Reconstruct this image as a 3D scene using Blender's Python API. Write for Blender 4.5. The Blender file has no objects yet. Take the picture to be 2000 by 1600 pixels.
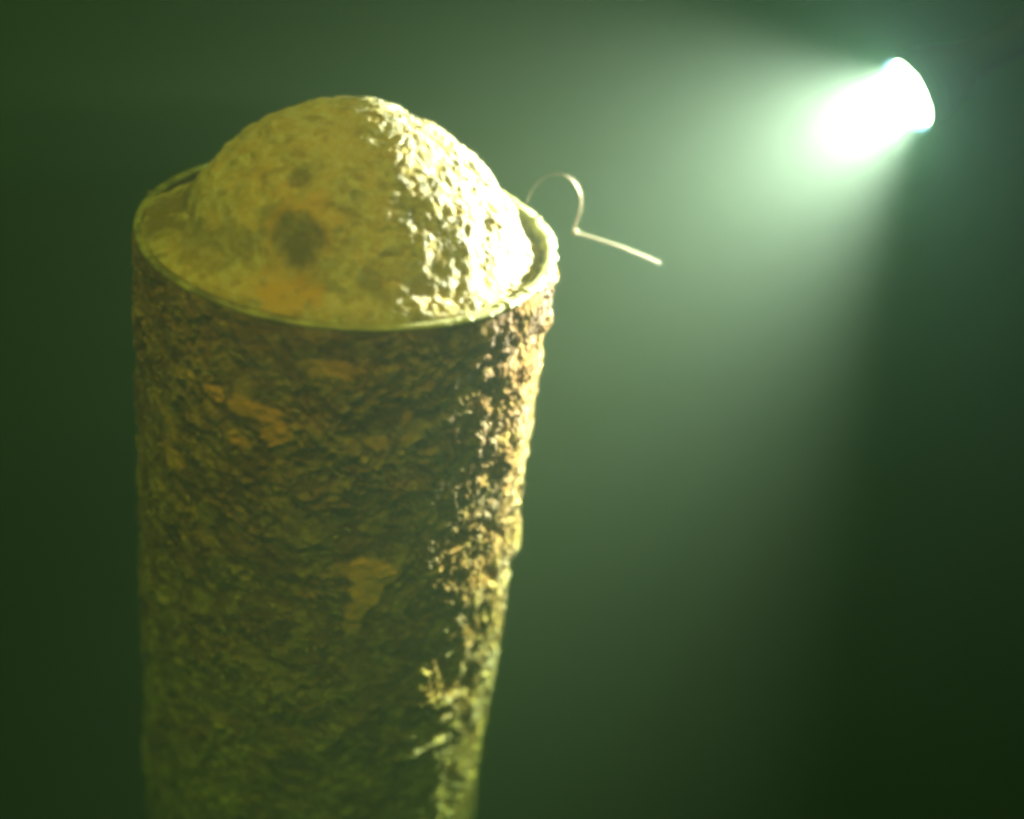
import bpy, bmesh, math, random
import numpy as np
from mathutils import Vector, Matrix

random.seed(7)
scene = bpy.context.scene
C = scene.collection

# ------------------------------------------------------------------ camera
CAM = Vector((0.0, -0.59966, 0.27172))
FWD = Vector((0.12835, 0.84505, -0.51905)).normalized()
RGT = Vector((0.98965, -0.07523, 0.12224)).normalized()
UPV = RGT.cross(FWD).normalized()
cd = bpy.data.cameras.new('camera')
cam = bpy.data.objects.new('camera', cd)
C.objects.link(cam)
cam.matrix_world = Matrix(((RGT.x, UPV.x, -FWD.x, CAM.x), (RGT.y, UPV.y, -FWD.y, CAM.y),
                           (RGT.z, UPV.z, -FWD.z, CAM.z), (0, 0, 0, 1)))
cd.sensor_width = 36.0
cd.lens = 36.0 * 2631.2 / 2000.0
cd.clip_start = 0.01
cd.clip_end = 200
cd.dof.use_dof = True
cd.dof.focus_distance = 0.62
cd.dof.aperture_fstop = 2.4
scene.camera = cam

# ------------------------------------------------------------------ world
SUN_EL, SUN_AZ = math.radians(66), math.radians(200)
w = bpy.data.worlds.new('World')
scene.world = w
w.use_nodes = True
nt = w.node_tree
sky = nt.nodes.new('ShaderNodeTexSky')
sky.sky_type = 'NISHITA'
sky.sun_disc = False
sky.sun_elevation = SUN_EL
sky.sun_rotation = SUN_AZ
nt.links.new(sky.outputs[0], nt.nodes['Background'].inputs[0])
nt.nodes['Background'].inputs[1].default_value = 0.05

sd = bpy.data.lights.new('sun', 'SUN')
sd.energy = 5.0
sd.angle = math.radians(40)
sd.color = (1.0, 0.25, 0.12)
sun = bpy.data.objects.new('sun', sd)
C.objects.link(sun)
# the sky's sun direction (rotation measured from +Y, clockwise)
sdir = Vector((math.sin(SUN_AZ) * math.cos(SUN_EL), math.cos(SUN_AZ) * math.cos(SUN_EL), math.sin(SUN_EL)))
sun.rotation_euler = sdir.to_track_quat('Z', 'Y').to_euler()

scene.view_settings.view_transform = 'Standard'
scene.view_settings.look = 'None'
scene.view_settings.exposure = 0.35
scene.view_settings.gamma = 1.0
scene.render.engine = 'CYCLES'
cy = scene.cycles
cy.max_bounces = 8
cy.diffuse_bounces = 3
cy.glossy_bounces = 2
cy.volume_bounces = 2
cy.use_denoising = True
cy.use_adaptive_sampling = False
cy.pixel_filter_type = 'BLACKMAN_HARRIS'
cy.filter_width = 4.2
cy.sample_clamp_indirect = 1.0


# ------------------------------------------------------------------ helpers
def _hash(ix, iy, iz, seed):
    h = (ix * 374761393 + iy * 668265263 + iz * 1103515245 + seed * 974634777) & 0xffffffff
    h = ((h ^ (h >> 15)) * 0x2c1b3c6d) & 0xffffffff
    h = ((h ^ (h >> 12)) * 0x297a2d39) & 0xffffffff
    return (h ^ (h >> 15)) & 0x3fff


def vnoise(P, scale, seed=0):
    """gradient noise, about 0..1, at points P (n,3), feature size 1/scale"""
    Q = P * scale + 1000.37
    I = np.floor(Q).astype(np.int64)
    f = (Q - I).astype(np.float32)
    u = f * f * f * (f * (f * 6 - 15) + 10)
    r = 0
    for dx in (0, 1):
        wx = u[:, 0] if dx else 1 - u[:, 0]
        for dy in (0, 1):
            wy = u[:, 1] if dy else 1 - u[:, 1]
            for dz in (0, 1):
                wz = u[:, 2] if dz else 1 - u[:, 2]
                h = _hash(I[:, 0] + dx, I[:, 1] + dy, I[:, 2] + dz, seed)
                k = h & 15
                a = f[:, 0] - dx
                b = f[:, 1] - dy
                c = f[:, 2] - dz
                uu = np.where(k < 8, a, b)
                vv = np.where(k < 4, b, np.where((k == 12) | (k == 14), a, c))
                g = np.where(k & 1, -uu, uu) + np.where(k & 2, -vv, vv)
                r = r + wx * wy * wz * g
    return np.clip(0.5 + 0.62 * r, 0, 1)


def nodules(P, scale, seed=0, keep=0.6):
    """rounded warts 0..1, one in some of the cells of size 1/scale"""
    Q = P * scale + 500.21
    I = np.floor(Q).astype(np.int64)
    f = (Q - I).astype(np.float32)
    best = np.zeros(len(P), np.float32)
    for dx in (-1, 0, 1):
        for dy in (-1, 0, 1):
            for dz in (-1, 0, 1):
                h = _hash(I[:, 0] + dx, I[:, 1] + dy, I[:, 2] + dz, seed)
                jx = (h & 63) / 63.0
                jy = ((h >> 4) & 63) / 63.0
                jz = ((h >> 8) & 63) / 63.0
                on = ((h >> 3) & 127) / 127.0 < keep
                rad = 0.45 + 0.4 * ((h >> 6) & 31) / 31.0
                d2 = (dx + jx - f[:, 0]) ** 2 + (dy + jy - f[:, 1]) ** 2 + (dz + jz - f[:, 2]) ** 2
                best = np.maximum(best, np.where(on, np.sqrt(np.clip(1 - d2 / (rad * rad), 0, 1)) * rad, 0))
    return best


def fbm(P, scale, octs=4, seed=0, gain=0.5):
    a, s, t, n = 1.0, scale, 0.0, 0.0
    for k in range(octs):
        t = t + a * vnoise(P, s, seed + 17 * k)
        n += a
        a *= gain
        s *= 2.03
    return t / n


def sstep(a, b, x):
    t = np.clip((x - a) / (b - a), 0, 1)
    return t * t * (3 - 2 * t)


def grid_mesh(name, V, nu, nv, closed_u=True, smooth=True):
    """V is (nv*nu,3), rows of nu verts"""
    me = bpy.data.meshes.new(name)
    i = np.arange(nu if closed_u else nu - 1)
    j = np.arange(nv - 1)
    I, J = np.meshgrid(i, j)
    I2 = (I + 1) % nu
    F = np.stack([J * nu + I, J * nu + I2, (J + 1) * nu + I2, (J + 1) * nu + I], -1).reshape(-1, 4)
    me.vertices.add(len(V))
    me.vertices.foreach_set('co', V.astype(np.float32).ravel())
    me.loops.add(F.size)
    me.loops.foreach_set('vertex_index', F.astype(np.int32).ravel())
    me.polygons.add(len(F))
    me.polygons.foreach_set('loop_start', np.arange(0, F.size, 4, dtype=np.int32))
    me.polygons.foreach_set('loop_total', np.full(len(F), 4, dtype=np.int32))
    me.update(calc_edges=True)
    me.validate()
    if smooth:
        me.polygons.foreach_set('use_smooth', np.ones(len(F), dtype=bool))
    return me


def raw_mesh(name, V, F, smooth=True):
    me = bpy.data.meshes.new(name)
    me.from_pydata([tuple(v) for v in V], [], [tuple(int(k) for k in f) for f in F])
    me.update()
    if smooth:
        me.polygons.foreach_set('use_smooth', np.ones(len(me.polygons), dtype=bool))
    return me


def attr(me, name, vals):
    a = me.attributes.new(name, 'FLOAT', 'POINT')
    a.data.foreach_set('value', np.asarray(vals, dtype=np.float32))


def obj(name, me, mat, parent=None, loc=None):
    o = bpy.data.objects.new(name, me)
    C.objects.link(o)
    if mat is not None:
        me.materials.append(mat)
    if parent is not None:
        o.parent = parent
    if loc is not None:
        o.location = loc
    return o


def thing(name, label, cat, loc=(0, 0, 0)):
    o = bpy.data.objects.new(name, None)
    C.objects.link(o)
    o.location = loc
    o.empty_display_size = 0.02
    o['label'] = label
    o['category'] = cat
    return o


def new_mat(name, rough=0.8, spec=0.3, metal=0.0):
    m = bpy.data.materials.new(name)
    m.use_nodes = True
    b = m.node_tree.nodes['Principled BSDF']
    b.inputs['Roughness'].default_value = rough
    b.inputs['Specular IOR Level'].default_value = spec
    b.inputs['Metallic'].default_value = metal
    return m, m.node_tree, b


def N(nt, typ, **kw):
    n = nt.nodes.new(typ)
    for k, v in kw.items():
        setattr(n, k, v)
    return n


def noise_node(nt, scale, detail=4, rough=0.6, vec=None):
    n = N(nt, 'ShaderNodeTexNoise')
    n.inputs['Scale'].default_value = scale
    n.inputs['Detail'].default_value = detail
    n.inputs['Roughness'].default_value = rough
    if vec is not None:
        nt.links.new(vec, n.inputs['Vector'])
    return n


def ramp(nt, fac, stops):
    r = N(nt, 'ShaderNodeValToRGB')
    el = r.color_ramp.elements
    el[0].position, el[0].color = stops[0][0], (*stops[0][1], 1)
    el[1].position, el[1].color = stops[1][0], (*stops[1][1], 1)
    for p, c in stops[2:]:
        e = el.new(p)
        e.color = (*c, 1)
    nt.links.new(fac, r.inputs['Fac'])
    return r.outputs['Color']


def mix(nt, fac, a, b):
    m = N(nt, 'ShaderNodeMix', data_type='RGBA')
    if isinstance(fac, float):
        m.inputs[0].default_value = fac
    else:
        nt.links.new(fac, m.inputs[0])
    for s, v in ((6, a), (7, b)):
        if isinstance(v, tuple):
            m.inputs[s].default_value = (*v, 1)
        else:
            nt.links.new(v, m.inputs[s])
    return m.outputs[2]


def get_attr(nt, name):
    a = N(nt, 'ShaderNodeAttribute')
    a.attribute_name = name
    return a.outputs['Fac']


def bump(nt, b, height, strength, dist):
    bp = N(nt, 'ShaderNodeBump')
    bp.inputs['Strength'].default_value = strength
    bp.inputs['Distance'].default_value = dist
    nt.links.new(height, bp.inputs['Height'])
    nt.links.new(bp.outputs['Normal'], b.inputs['Normal'])


def blobs(TH, Z, spots, R=0.1, warp=None):
    """irregular patches: spots are (theta_deg, z, half-width m, half-height m, strength)"""
    out = np.zeros(len(TH))
    for (t, z, a, b, s) in spots:
        dt = (np.degrees(TH) - t + 180) % 360 - 180
        d = np.sqrt((np.radians(dt) * R / a) ** 2 + ((Z - z) / b) ** 2)
        if warp is not None:
            d = d + warp
        out = np.maximum(out, s * sstep(1.15, 0.65, d))
    return out


# ------------------------------------------------------------------ materials
# crusted outer wall of the pipe
m_crust, t_, b_ = new_mat('fouled_pipe_wall', 1.0, 0.04)
tc = N(t_, 'ShaderNodeTexCoord').outputs['Object']
n1 = noise_node(t_, 55, 6, 0.65, tc)
n2 = noise_node(t_, 330, 5, 0.7, tc)
base = ramp(t_, n1.outputs['Fac'], [(0.36, (0.065, 0.029, 0.010)), (0.66, (0.34, 0.142, 0.040)), (0.5, (0.18, 0.080, 0.023))])
fine = ramp(t_, n2.outputs['Fac'], [(0.40, (0.09, 0.045, 0.016)), (0.62, (0.31, 0.165, 0.065))])
c = mix(t_, 0.3, base, fine)
c = mix(t_, get_attr(t_, 'clump'), c, mix(t_, n2.outputs['Fac'], (0.24, 0.135, 0.09), (0.38, 0.26, 0.22)))
c = mix(t_, get_attr(t_, 'orange'), c, mix(t_, n2.outputs['Fac'], (0.82, 0.33, 0.04), (0.90, 0.40, 0.07)))
c = mix(t_, get_attr(t_, 'pale'), c, (0.44, 0.27, 0.10))
t_.links.new(c, b_.inputs['Base Color'])
bump(t_, b_, n2.outputs['Fac'], 0.5, 0.0006)

# silt-and-algae covered mound
m_mound, t_, b_ = new_mat('silty_algae_film', 1.0, 0.04)
tc = N(t_, 'ShaderNodeTexCoord').outputs['Object']
n1 = noise_node(t_, 38, 5, 0.6, tc)
n2 = noise_node(t_, 420, 4, 0.7, tc)
base = ramp(t_, n1.outputs['Fac'], [(0.36, (0.34, 0.25, 0.11)), (0.64, (0.60, 0.42, 0.20)), (0.5, (0.48, 0.35, 0.165))])
c = mix(t_, 0.25, base, ramp(t_, n2.outputs['Fac'], [(0.4, (0.30, 0.22, 0.11)), (0.65, (0.66, 0.51, 0.36))]))
c = mix(t_, get_attr(t_, 'grit'), c, (0.62, 0.52, 0.52))
c = mix(t_, get_attr(t_, 'orange'), c, (0.62, 0.34, 0.035))
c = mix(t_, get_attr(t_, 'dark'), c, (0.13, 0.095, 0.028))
t_.links.new(c, b_.inputs['Base Color'])
bump(t_, b_, n2.outputs['Fac'], 0.4, 0.0004)

# worn metal rim
m_rim, t_, b_ = new_mat('worn_metal_rim', 0.34, 0.5, 0.0)
tc = N(t_, 'ShaderNodeTexCoord').outputs['Object']
n1 = noise_node(t_, 90, 5, 0.6, tc)
c = ramp(t_, n1.outputs['Fac'], [(0.35, (0.36, 0.29, 0.11)), (0.65, (0.60, 0.52, 0.30))])
c = mix(t_, get_attr(t_, 'left_dark'), c, (0.07, 0.055, 0.025))
t_.links.new(c, b_.inputs['Base Color'])
bump(t_, b_, n1.outputs['Fac'], 0.3, 0.0006)

m_tube, t_, b_ = new_mat('chalky_worm_tube', 0.95, 0.08)
tc = N(t_, 'ShaderNodeTexCoord').outputs['Object']
n1 = noise_node(t_, 260, 3, 0.6, tc)
c = ramp(t_, n1.outputs['Fac'], [(0.35, (0.24, 0.145, 0.075)), (0.65, (0.46, 0.32, 0.22))])
t_.links.new(c, b_.inputs['Base Color'])

m_inner, t_, b_ = new_mat('dark_inner_wall', 0.8, 0.2)
tc = N(t_, 'ShaderNodeTexCoord').outputs['Object']
n1 = noise_node(t_, 120, 5, 0.6, tc)
t_.links.new(ramp(t_, n1.outputs['Fac'], [(0.35, (0.05, 0.05, 0.02)), (0.65, (0.17, 0.15, 0.07))]), b_.inputs['Base Color'])

m_wire, t_, b_ = new_mat('rusty_wire', 0.45, 0.5, 0.4)
tc = N(t_, 'ShaderNodeTexCoord').outputs['Object']
n1 = noise_node(t_, 300, 3, 0.6, tc)
t_.links.new(ramp(t_, n1.outputs['Fac'], [(0.35, (0.26, 0.17, 0.11)), (0.65, (0.44, 0.32, 0.23))]), b_.inputs['Base Color'])

m_cord, t_, b_ = new_mat('pale_twisted_cord', 0.6, 0.4)
tc = N(t_, 'ShaderNodeTexCoord').outputs['Object']
n1 = noise_node(t_, 500, 3, 0.6, tc)
t_.links.new(ramp(t_, n1.outputs['Fac'], [(0.3, (0.22, 0.16, 0.10)), (0.7, (0.38, 0.29, 0.20))]), b_.inputs['Base Color'])

m_torch, t_, b_ = new_mat('black_anodised_torch', 0.6, 0.1, 0.0)
tc = N(t_, 'ShaderNodeTexCoord').outputs['Object']
n1 = noise_node(t_, 80, 3, 0.6, tc)
t_.links.new(ramp(t_, n1.outputs['Fac'], [(0.3, (0.006, 0.010, 0.016)), (0.7, (0.012, 0.018, 0.03))]), b_.inputs['Base Color'])

m_lens, t_, b_ = new_mat('lit_lens')
t_.nodes.remove(b_)
em = N(t_, 'ShaderNodeEmission')
em.inputs['Color'].default_value = (0.9, 0.62, 1.6, 1)
em.inputs['Strength'].default_value = 330
t_.links.new(em.outputs[0], t_.nodes['Material Output'].inputs['Surface'])

m_bed, t_, b_ = new_mat('lake_bed_silt', 0.95, 0.1)
tc = N(t_, 'ShaderNodeTexCoord').outputs['Object']
n1 = noise_node(t_, 3.0, 6, 0.6, tc)
t_.links.new(ramp(t_, n1.outputs['Fac'], [(0.3, (0.06, 0.055, 0.03)), (0.7, (0.16, 0.14, 0.08))]), b_.inputs['Base Color'])
bump(t_, b_, n1.outputs['Fac'], 0.5, 0.05)

BED = -2.6
# ------------------------------------------------------------------ setting: lake bed
xs = np.concatenate([-np.geomspace(9.9, 0.3, 40), np.linspace(-0.28, 0.28, 15), np.geomspace(0.3, 9.9, 40)])
X, Y = np.meshgrid(xs, xs)
P = np.stack([X.ravel(), Y.ravel(), np.zeros(X.size)], -1)
P[:, 2] = BED + 0.10 * (fbm(P, 1.3, 4, 5) - 0.5) + 0.02 * (fbm(P, 9, 3, 8) - 0.5)
bed = obj('lake_bed', grid_mesh('lake_bed', P, len(xs), len(xs), closed_u=False), m_bed)
bed['kind'] = 'structure'

# ------------------------------------------------------------------ the pipe
R = 0.1
pipe = thing('standing_pipe', 'upright round metal pipe crusted with brown growth, open top with a pale rim', 'pipe', (0, 0, BED - 0.05))
PZ = -(BED - 0.05)          # children are built about the rim centre, then shifted up


def place(o):
    o.location = (0, 0, PZ)
    return o


# outer wall, fine near the top where the photograph shows it, coarser below
NU = 1050
zz = np.concatenate([np.linspace(-0.002, -0.345, 620), np.linspace(-0.35, BED - 0.05, 120)])
th = np.concatenate([np.linspace(math.radians(-195), math.radians(25), 930, endpoint=False), np.linspace(math.radians(25), math.radians(165), 120, endpoint=False)])
TH, Z = np.meshgrid(th, zz)
TH = TH.ravel()
Z = Z.ravel()
U = np.stack([np.cos(TH) * R, np.sin(TH) * R, Z], -1)
wq = np.stack([fbm(U, 45, 3, 91), fbm(U, 45, 3, 92), fbm(U, 45, 3, 93)], -1) - 0.5
Uw = U + wq * 0.012
lump = fbm(Uw, 60, 4, 3)                      # centimetre swells
n_mid = fbm(Uw, 170, 3, 21)                   # clumps of a few mm
rid = 1 - np.abs(2 * vnoise(Uw, 120, 33) - 1)  # ridges and worm casts
rid2 = 1 - np.abs(2 * vnoise(Uw, 230, 35) - 1)
n_fine = fbm(U, 600, 2, 44)
clump = sstep(0.50, 0.60, n_mid)
top = sstep(0.0, -0.012, Z)
thick = 0.30 + 0.70 * sstep(0.42, 0.60, fbm(U, 30, 3, 71))
wart = nodules(Uw, 260, 5, .45)
wart2 = nodules(U, 520, 6, .35)
disp = (0.0062 * (lump - 0.45) + 0.0012 * clump * thick + 0.0015 * wart * thick + 0.0008 * wart2 * thick + 0.0007 * rid ** 5 * thick
        + 0.0008 * (n_fine - 0.5))
# deeper pits and overhanging folds on the right flank
pits = blobs(TH, Z, [(-47, -0.209, .009, .014, 1), (-38, -0.236, .006, .006, .8), (-57, -0.244, .012, .006, .7), (-30, -0.17, .006, .007, .7),
                     (-44, -0.060, .005, .008, .6), (-33, -0.045, .004, .006, .6), (-52, -0.126, .007, .005, .7)], warp=(lump - 0.5) * 1.6)
ridge = blobs(TH, Z, [(-56, -0.226, .010, .0022, 1), (-62, -0.262, .012, .0025, 1), (-52, -0.262, .008, .002, 1), (-50, -0.248, .011, .002, .8),
                      (-47, -0.235, .010, .002, .8), (-20, -0.235, .014, .012, 1), (-14, -0.165, .012, .010, .9), (-16, -0.028, .008, .006, .9), (-30, -.20, .003, .02, .8)], warp=(n_mid - 0.5) * 2.2)
disp += (-0.0035 * pits + 0.0028 * ridge) 
wp = (fbm(U, 70, 4, 55) - 0.5) * 2.4
orange = blobs(TH, Z, [(-133, -.0442, .006, .003, .6), (-122.5, -.0475, .006, .004, .8), (-115, -.0485, .008, .006, .95), (-109, -.050, .008, .006, .9),
                       (-105, -.0577, .007, .007, .75), (-115, -.066, .006, .005, .6), (-98, -.0215, .009, .004, .45), (-88, -.0215, .012, .005, .45),
                       (-79.6, -.058, .005, .004, .6), (-67, -.040, .009, .003, .35), (-72, -.05, .003, .012, .35),
                       (-81, -.1300, .0110, .0085, 1.0), (-74, -.135, .0085, .0065, .95), (-79, -.1430, .0095, .0100, 1.0), (-81, -.155, .0065, .0070, .9),
                       (-82, -.166, .004, .005, .6), (-93, -.145, .010, .004, .35), (-168, -.046, .004, .010, .8), (-140, -.083, .006, .010, .4), (-137, -.094, .006, .006, .55)],
               warp=wp * 0.7)
disp = disp * (1 - .55 * orange) + .0012 * orange
disp *= 0.25 + 0.75 * top
rad = R * 0.985 + 0.0008 + disp
V = np.stack([np.cos(TH) * rad, np.sin(TH) * rad, Z], -1)
me = grid_mesh('outer_wall', V[::1], NU, len(zz))
pale = blobs(TH, Z, [(-133, -.0442, .007, .003, .6), (-153, -.2406, .008, .006, .55), (-147, -.256, .005, .012, .6), (-98, -.0215, .009, .004, .35),
                     (-61.5, -.042, .004, .004, .8), (-139, -.075, .009, .009, .4), (-140, -.030, .006, .005, .5)], warp=wp * 0.8)
attr(me, 'clump', np.clip(clump * 0.3 + 1.1 * wart + .9 * wart2 + 0.3 * rid ** 6 * top + ridge * .5, 0, 1) * (.25 + .75 * sstep(.42, .56, fbm(U, 34, 3, 61))))
attr(me, 'orange', orange)
attr(me, 'pale', np.maximum(pale, .5 * sstep(.54, .64, fbm(Uw, 85, 3, 77))))
place(obj('outer_wall', me, m_crust, pipe))

# inner wall
zi = np.linspace(-0.001, -0.12, 40)
T2, Z2 = np.meshgrid(np.linspace(0, 2 * math.pi, 300, endpoint=False), zi)
T2, Z2 = T2.ravel(), Z2.ravel()
Ui = np.stack([np.cos(T2), np.sin(T2), Z2 / .1], -1) * 0.1
ri = 0.0945 - 0.0012 * fbm(Ui, 180, 3, 5)
me = grid_mesh('inner_wall', np.stack([np.cos(T2) * ri, np.sin(T2) * ri, Z2], -1)[::-1], 300, 40)
place(obj('inner_wall', me, m_inner, pipe))

# rim: a rolled lip swept round the mouth, slightly dented
NR, NP = 900, 20
tr = np.linspace(0, 2 * math.pi, NR, endpoint=False)
ph = np.linspace(0, 2 * math.pi, NP + 1)
PH, TR = np.meshgrid(ph, tr, indexing='ij')
PH, TR = PH.ravel(), TR.ravel()
Ur = np.stack([np.cos(TR), np.sin(TR), np.zeros(len(TR))], -1) * 0.1
Up = Ur + np.stack([np.cos(PH) * np.cos(TR), np.cos(PH) * np.sin(TR), np.sin(PH)], -1) * .003
crumb = sstep(.52, .68, fbm(Up, 170, 3, 13))
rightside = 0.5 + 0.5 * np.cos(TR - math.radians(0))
hr = 0.0022 * (0.85 + 0.3 * fbm(Ur, 30, 2, 3))
wr = 0.0023 * (0.9 + 0.2 * fbm(Ur, 40, 2, 4))
e = 1 + (.25 + .6 * crumb) * sstep(.6, .95, rightside) + .08 * (fbm(Up, 500, 2, 9) - .5)
rr = 0.0977 + wr * np.cos(PH) * e + 0.0006 * (fbm(Ur, 12, 2, 6) - .5)
zr = -0.0016 + hr * 0.62 * np.sin(PH) * e + 0.0010 * (fbm(Ur, 14, 2, 7) - .5)
me = grid_mesh('rim', np.stack([np.cos(TR) * rr, np.sin(TR) * rr, zr], -1), NR, NP + 1)
attr(me, 'left_dark', np.clip(sstep(.45, .60, fbm(Up, 120, 4, 31)) * .45 + .25, 0, 1) * sstep(.8, .25, rightside))  # patchy darker tone on the rim, fading out towards the right
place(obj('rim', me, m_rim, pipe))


# crust of worm tubes and crumbs on the wall
def tube(path, radii, seg=6):
    V, F = [], []
    n = len(path)
    for i, p in enumerate(path):
        p = Vector(p)
        a = Vector(path[max(i - 1, 0)])
        b = Vector(path[min(i + 1, n - 1)])
        t = (b - a).normalized() if (b - a).length > 1e-9 else Vector((0, 0, 1))
        ref = Vector((0, 0, 1)) if abs(t.z) < .9 else Vector((1, 0, 0))
        x = t.cross(ref).normalized()
        y = t.cross(x)
        for k in range(seg):
            an = 2 * math.pi * k / seg
            V.append(p + (x * math.cos(an) + y * math.sin(an)) * radii[i])
    for i in range(n - 1):
        for k in range(seg):
            k2 = (k + 1) % seg
            F.append((i * seg + k, i * seg + k2, (i + 1) * seg + k2, (i + 1) * seg + k))
    F.append(tuple(range(seg - 1, -1, -1)))
    F.append(tuple((n - 1) * seg + k for k in range(seg)))
    return V, F


AV, AF = [], []
for k in range(1500):
    zt = -0.008 - 0.33 * random.random()
    tt = random.uniform(0, 2 * math.pi)
    ang = random.uniform(0, 2 * math.pi)
    L = random.uniform(0.0015, 0.006) if random.random() < .9 else random.uniform(.006, .014)
    r0 = random.uniform(0.00035, 0.0008)
    n = 5 if L < .006 else 10
    path = []
    t, z = tt, zt
    bend = random.uniform(-1, 1) * 1.0
    base_r = R * 0.985 + random.uniform(0.0002, 0.0020)
    for i in range(n):
        path.append((math.cos(t) * base_r, math.sin(t) * base_r, z))
        t += math.cos(ang) * L / n / R
        z += math.sin(ang) * L / n
        ang += bend + random.uniform(-.4, .4)
        base_r += random.uniform(-.0003, .0004)
    rads = [r0 * (0.6 + 0.5 * math.sin(math.pi * (i + .6) / n)) * random.uniform(.85, 1.15) for i in range(n)]
    v, f = tube(path, rads)
    o = len(AV)
    AV += v
    AF += [tuple(q + o for q in g) for g in f]
me = raw_mesh('worm_tube_crust', AV, AF)
wt = place(obj('worm_tube_crust', me, m_tube, pipe))
wt['kind'] = 'stuff'

# a bright shell chip stuck on the rim
bm = bmesh.new()
bmesh.ops.create_icosphere(bm, subdivisions=2, radius=0.0013)
for v in bm.verts:
    v.co.z *= 0.5
    v.co *= 1 + 0.2 * math.sin(v.co.x * 4000)
me = bpy.data.meshes.new('shell_chip')
bm.to_mesh(me)
bm.free()
chip = obj('shell_chip', me, m_cord, pipe)
chip.location = (-0.0965, 0.0200, PZ + 0.0008)

# ------------------------------------------------------------------ the mound in the mouth
MU, MV = 900, 420
tm = np.linspace(0, 2 * math.pi, MU, endpoint=False)
rm = np.linspace(0.0005, 1, MV)
TM, RM = np.meshgrid(tm, rm)
TM, RM = TM.ravel(), RM.ravel()
rmax = 0.0966
x = np.cos(TM) * RM * rmax
y = np.sin(TM) * RM * rmax
# mound centre and directional size
cx, cy_ = 0.0065, 0.003
dx, dy = x - cx, y - cy_
phi = np.arctan2(dy, dx)
rt = np.hypot(dx, dy)
right = 0.5 + 0.5 * np.cos(phi - math.radians(10))
Re = 0.0850 + 0.006 * np.cos(phi - math.radians(-75)) - 0.009 * right + .007 * sstep(.9, 1, 0.5 + 0.5 * np.cos(phi - math.radians(0)))      # footprint radius
P0 = np.stack([x, y, np.zeros(len(x))], -1)
Re = Re + 0.004 * (fbm(P0, 45, 3, 3) - .5) * 2
rho = rt / Re
H = 0.0600
pw = 2.3 - 0.5 * right
q = 0.60 + 0.18 * right
body = np.clip(1 - np.clip(rho, 0, 1) ** pw, 0, 1) ** q
front = 0.5 + 0.5 * np.cos(TM - math.radians(-115))
floor = -0.010 + 0.0098 * sstep(.30, .75, front)
leftness = 0.5 + 0.5 * np.cos(phi - math.radians(-150))
skirt = (0.05 + 0.27 * sstep(.3, .8, leftness)) * np.clip(1 - RM, 0, 1) ** .8 * 2.2
hb = (H - floor) * body
hs = (H - floor) * skirt
k_ = 0.024
hm = np.clip(0.5 + 0.5 * (hb - hs) / k_, 0, 1)
zm = floor + hs * (1 - hm) + hb * hm + k_ * hm * (1 - hm) * np.clip(1 - RM, 0, 1) ** .5
P1 = np.stack([x, y, zm], -1)
rough_side = sstep(.25, .75, 0.5 + 0.5 * np.cos(phi - math.radians(0)))
pw_ = np.stack([fbm(P1, 60, 3, 81), fbm(P1, 60, 3, 82), fbm(P1, 60, 3, 83)], -1) - .5
P1w = P1 + pw_ * .01
g1 = fbm(P1w, 55, 3, 14) - .5
g2 = fbm(P1w, 190, 4, 15)
rdg = (1 - np.abs(2 * vnoise(P1w, 210, 16) - 1)) ** 3
wt_ = nodules(P1w, 430, 12, .4)
pit = sstep(.54, .64, fbm(P1w, 150, 3, 18)) * sstep(.45, .6, fbm(P1, 40, 2, 19))
d = 0.0060 * g1 + (0.0004 * sstep(.46, .56, g2) - .0013 * pit + 0.0004 * wt_ + 0.0006 * (fbm(P1, 330, 3, 17) - .5)) * (0.3 + .7 * rough_side)
# push along the approximate normal
nx = np.cos(phi) * np.clip(rho, 0, 1)
ny = np.sin(phi) * np.clip(rho, 0, 1)
nz = np.sqrt(np.clip(1 - .6 * np.clip(rho, 0, 1) ** 2, 0.1, 1))
edge = sstep(1.0, .97, RM)
nx, ny, nz = nx * hm, ny * hm, nz * hm + 1 - hm
V = P1 + np.stack([nx, ny, nz], -1) * (d * edge)[:, None]
def blob3(lst, warp, soft=.5):
    out = np.zeros(len(x))
    for (px, py, pz, a, st) in lst:
        dd = np.sqrt((P1[:, 0] - px) ** 2 + (P1[:, 1] - py) ** 2 + (P1[:, 2] - pz) ** 2) / a
        out = np.maximum(out, st * sstep(1 + soft * .5, 1 - soft * .5, dd + warp))
    return out


wz = (fbm(P1, 105, 4, 57) - .5) * 1.9
# hollows facing the viewer and their raised stained borders
HOL = [(-.0215, -.0730, .0245, .0108, 1.1), (-.0285, -.0690, .0270, .0080, .95), (-.0385, -.0600, .0310, .0060, .5), (-.0235, -.0470, .0425, .0040, .8),
       (-.0480, -.0660, .0150, .0060, .5), (.003, -.057, .0415, .0030, .5)]
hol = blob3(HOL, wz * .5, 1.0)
V -= np.stack([nx, ny, nz], -1) * (0.0035 * hol)[:, None]
ring = np.clip(blob3([(-.0235, -.0700, .0275, .0160, 1)], wz * .5, .5) - blob3([(-.0235, -.0715, .0262, .0112, 1.3)], wz * .5, .5), 0, 1)
V += np.stack([nx, ny, nz], -1) * (0.0010 * ring)[:, None]
me = grid_mesh('silt_mound', V, MU, MV)


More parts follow.
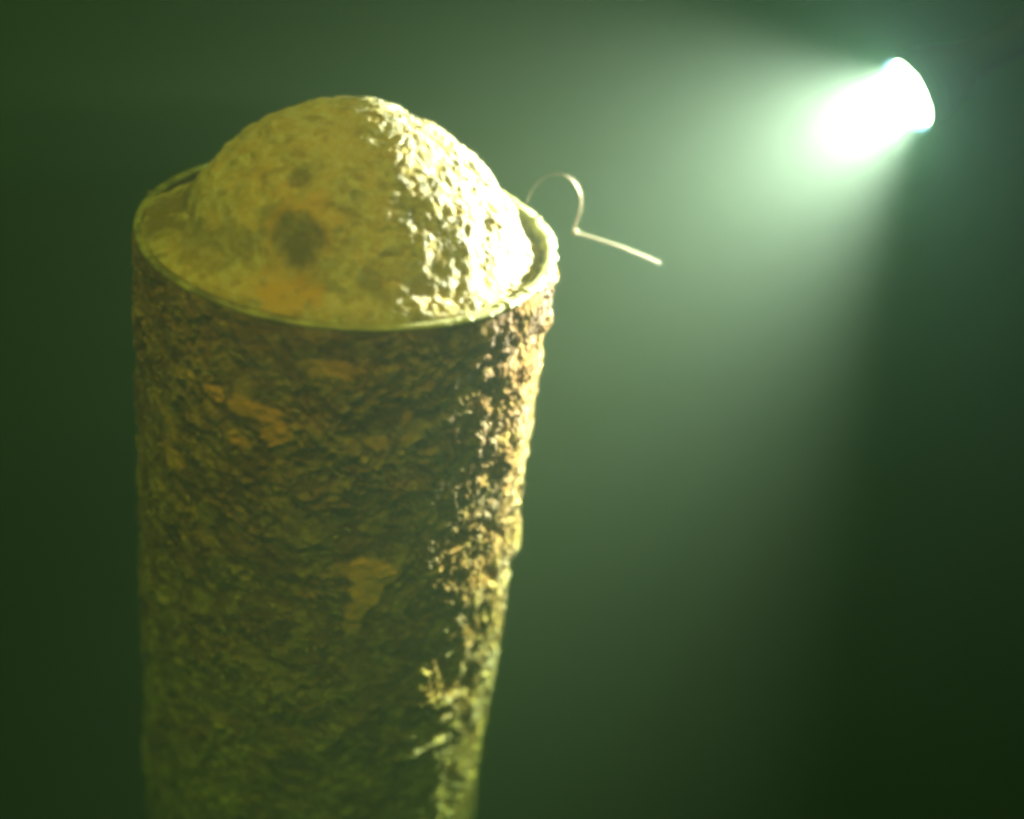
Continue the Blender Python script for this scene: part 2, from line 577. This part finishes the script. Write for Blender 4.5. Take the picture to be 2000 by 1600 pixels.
blot = sstep(.5, .62, fbm(P1, 75, 3, 58))
attr(me, 'orange', np.maximum(np.maximum(ring * .75, blob3([(-.0286, -.0831, .0029, .0095, 1), (-.0158, -.0837, .0067, .0085, 1), (-.0300, -.0780, .0100, .0070, .7),
     (-.0239, -.0894, .0017, .0080, .8), (-.0091, -.0660, .0360, .0060, .8), (-.0142, -.0591, .0385, .0060, .7), (-.0276, -.0513, .0375, .0060, .5),
     (-.0421, -.0400, .0420, .0080, .4), (.0183, -.0783, .0142, .0060, .35), (-.0421, -.0770, .0035, .0060, .4)], wz, 1.0)), blot * .25))
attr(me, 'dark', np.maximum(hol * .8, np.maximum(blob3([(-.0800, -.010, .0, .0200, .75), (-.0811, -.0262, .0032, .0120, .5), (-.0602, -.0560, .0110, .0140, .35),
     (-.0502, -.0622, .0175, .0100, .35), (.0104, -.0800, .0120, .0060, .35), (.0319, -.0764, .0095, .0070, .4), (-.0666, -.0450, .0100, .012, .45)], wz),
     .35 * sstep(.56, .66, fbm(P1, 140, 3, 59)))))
attr(me, 'grit', np.clip(sstep(.46, .58, g2) * .5 + wt_ * .8, 0, 1))
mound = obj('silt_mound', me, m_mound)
mound['label'] = 'rounded silt and algae covered mound bulging out of the open pipe mouth'
mound['category'] = 'mound'

# ------------------------------------------------------------------ hooked wire with a stiff pale cord end
root = Vector((0.0915, 0.0330, 0.0))
hook = thing('hooked_wire', 'thin rusty wire hook arching off the pipe rim with a pale twisted end', 'wire', root)


def ray(px, py, yy):
    d = FWD * 2631.2 + RGT * (px - 1000) + UPV * (800 - py)
    return CAM + d * ((yy - CAM.y) / d.y)


pts = [ray(1027, 400, .036), ray(1036, 378, .036), ray(1050, 358, .036), ray(1068, 345, .036), ray(1088, 340, .036), ray(1108, 345, .036), ray(1124, 360, .036),
       ray(1133, 382, .036), ray(1134, 405, .036), ray(1128, 428, .036), ray(1122, 445, .036), ray(1121, 458, .036)]


def smooth_path(pts, m=6):
    out = []
    n = len(pts)
    for i in range(n - 1):
        p0, p1, p2, p3 = pts[max(i - 1, 0)], pts[i], pts[i + 1], pts[min(i + 2, n - 1)]
        for k in range(m):
            t = k / m
            out.append(0.5 * ((2 * p1) + (p2 - p0) * t + (2 * p0 - 5 * p1 + 4 * p2 - p3) * t * t + (3 * p1 - p0 - 3 * p2 + p3) * t ** 3))
    out.append(pts[-1])
    return out


sp = [p - root for p in smooth_path(pts)]
nn = len(sp)
rw = [0.00022 + 0.00028 * float(sstep(.25, .55, np.array(i / nn))) for i in range(nn)]
v, f = tube(sp, rw, 8)
obj('wire', raw_mesh('wire', v, f), m_wire, hook)
# knot
kp = ray(1125, 452, .036) - root
bm = bmesh.new()
bmesh.ops.create_icosphere(bm, subdivisions=3, radius=0.0015)
for vv in bm.verts:
    vv.co *= 1 + .25 * math.sin(vv.co.x * 2600 + 1) * math.cos(vv.co.z * 2100)
    vv.co += kp
me = bpy.data.meshes.new('knot')
bm.to_mesh(me)
bm.free()
obj('knot', me, m_cord, hook)
# twisted cord end
a = ray(1124, 455, .036) - root
b = ray(1291, 516, .030) - root
n, seg = 150, 12
V, F = [], []
t = (b - a).normalized()
xx = t.cross(Vector((0, 0, 1))).normalized()
yy = t.cross(xx)
for i in range(n):
    s = i / (n - 1)
    p = a.lerp(b, s) + Vector((0, 0, .0012)) * math.sin(s * math.pi) 
    r0 = 0.0006 * (1 if s < .97 else max(.2, math.sqrt(max(0, 1 - ((s - .97) / .03) ** 2))))
    for k in range(seg):
        an = 2 * math.pi * k / seg
        r_ = r0 * (1 + .20 * math.cos(2 * (an - s * 2 * math.pi * 11)) + random.uniform(-.03, .03))
        V.append(p + (xx * math.cos(an) + yy * math.sin(an)) * r_)
for i in range(n - 1):
    for k in range(seg):
        k2 = (k + 1) % seg
        F.append((i * seg + k, i * seg + k2, (i + 1) * seg + k2, (i + 1) * seg + k))
F.append(tuple(range(seg - 1, -1, -1)))
F.append(tuple((n - 1) * seg + k for k in range(seg)))
obj('twisted_cord', raw_mesh('twisted_cord', V, F), m_cord, hook)

# ------------------------------------------------------------------ dive torch
dl = (FWD * 2631.2 + RGT * (1780 - 1000) + UPV * (800 - 182)).normalized()
LP = CAM + dl * 0.80
AX = (-RGT * 0.87 - UPV * 0.49 + -FWD * 0.09).normalized()      # where the beam points
torch = thing('dive_torch', 'lit dive torch shining down on the pipe from upper right', 'torch', LP)
q = AX.to_track_quat('Z', 'Y')
torch.rotation_mode = 'QUATERNION'
torch.rotation_quaternion = q


def lathe(name, prof, mat, seg=48):
    V, F = [], []
    for (r_, z_) in prof:
        for k in range(seg):
            an = 2 * math.pi * k / seg
            V.append((.80 * r_ * math.cos(an), .80 * r_ * math.sin(an), .8 * z_))
    for i in range(len(prof) - 1):
        for k in range(seg):
            k2 = (k + 1) % seg
            F.append((i * seg + k, i * seg + k2, (i + 1) * seg + k2, (i + 1) * seg + k))
    return obj(name, raw_mesh(name, V, F), mat, torch)


lathe('torch_head', [(.0005, -.045), (.016, -.045), (.020, -.036), (.0265, -.022), (.0285, -.012), (.0285, -.008), (.0270, -.007), (.0270, -.004), (.0288, -.003),
                     (.0288, .003), (.0278, .0045), (.0262, .004), (.0250, -.001), (.0240, -.004)], m_torch)
lathe('torch_barrel', [(.0155, -.0455), (.0160, -.050), (.0148, -.052), (.0148, -.085), (.0160, -.087), (.0160, -.095), (.0148, -.097), (.0148, -.15), (.0165, -.152),
                       (.0165, -.172), (.013, -.177), (.0005, -.178)], m_torch)
lathe('lens', [(.0003, -.0004), (.012, -.0006), (.0200, -.0015), (.0243, -.003)], m_lens)

ld = bpy.data.lights.new('torch_beam', 'AREA')
ld.shape = 'DISK'
ld.size = 0.036
ld.energy = 11.5
ld.spread = math.radians(101)
ld.color = (1.85, 0.69, 4.4)
lo = bpy.data.objects.new('torch_beam', ld)
C.objects.link(lo)
lo.location = LP + AX * 0.003
lo.rotation_mode = 'QUATERNION'
lo.rotation_quaternion = (-AX).to_track_quat('Z', 'Y')

pd = bpy.data.lights.new('torch_spill', 'POINT')
pd.energy = 1.4
pd.shadow_soft_size = 0.006
pd.color = (1.6, .9, 7.0)
po = bpy.data.objects.new('torch_spill', pd)
C.objects.link(po)
po.location = LP + AX * 0.012

# ------------------------------------------------------------------ drifting specks
SV, SF = [], []
for k in range(160):
    dd = random.uniform(.5, 1.2)
    p = CAM + (FWD * 2631 + RGT * random.uniform(-1100, 1100) + UPV * random.uniform(-900, 900)).normalized() * dd
    if math.hypot(p.x, p.y) < .11:
        continue
    s = random.uniform(.00008, .0003)
    o = len(SV)
    for ax in ((1, 0, 0), (-1, 0, 0), (0, 1, 0), (0, -1, 0), (0, 0, 1), (0, 0, -1)):
        SV.append(p + Vector(ax) * s * random.uniform(.5, 1.3))
    for (i, j, l) in ((0, 2, 4), (2, 1, 4), (1, 3, 4), (3, 0, 4), (2, 0, 5), (1, 2, 5), (3, 1, 5), (0, 3, 5)):
        SF.append((o + i, o + j, o + l))
sn = obj('drifting_silt', raw_mesh('drifting_silt', SV, SF, False), m_cord)
sn['kind'] = 'stuff'
sn['label'] = 'tiny pale specks of silt drifting in the green water'
sn['category'] = 'silt'

# ------------------------------------------------------------------ murky water round everything
bm = bmesh.new()
bmesh.ops.create_cube(bm, size=1)
me = bpy.data.meshes.new('haze')
bm.to_mesh(me)
bm.free()
hz = bpy.data.objects.new('haze', me)
C.objects.link(hz)
hz.scale = (20, 20, 0.34 + 3.6)
hz.location = (0, 0, (0.34 - 3.6) / 2)
hm = bpy.data.materials.new('murky_water')
hm.use_nodes = True
t_ = hm.node_tree
t_.nodes.remove(t_.nodes['Principled BSDF'])
pv = N(t_, 'ShaderNodeVolumePrincipled')
pv.inputs['Color'].default_value = (0.0285, 0.0365, 0.0272, 1)
pv.inputs['Absorption Color'].default_value = (0.20, 0.76, 0.009, 1)
pv.inputs['Density'].default_value = 3.2
pv.inputs['Anisotropy'].default_value = 0.6
t_.links.new(pv.outputs[0], t_.nodes['Material Output'].inputs['Volume'])
me.materials.append(hm)
hz['kind'] = 'stuff'
hz['label'] = 'murky green water full of fine silt'
hz['category'] = 'water'
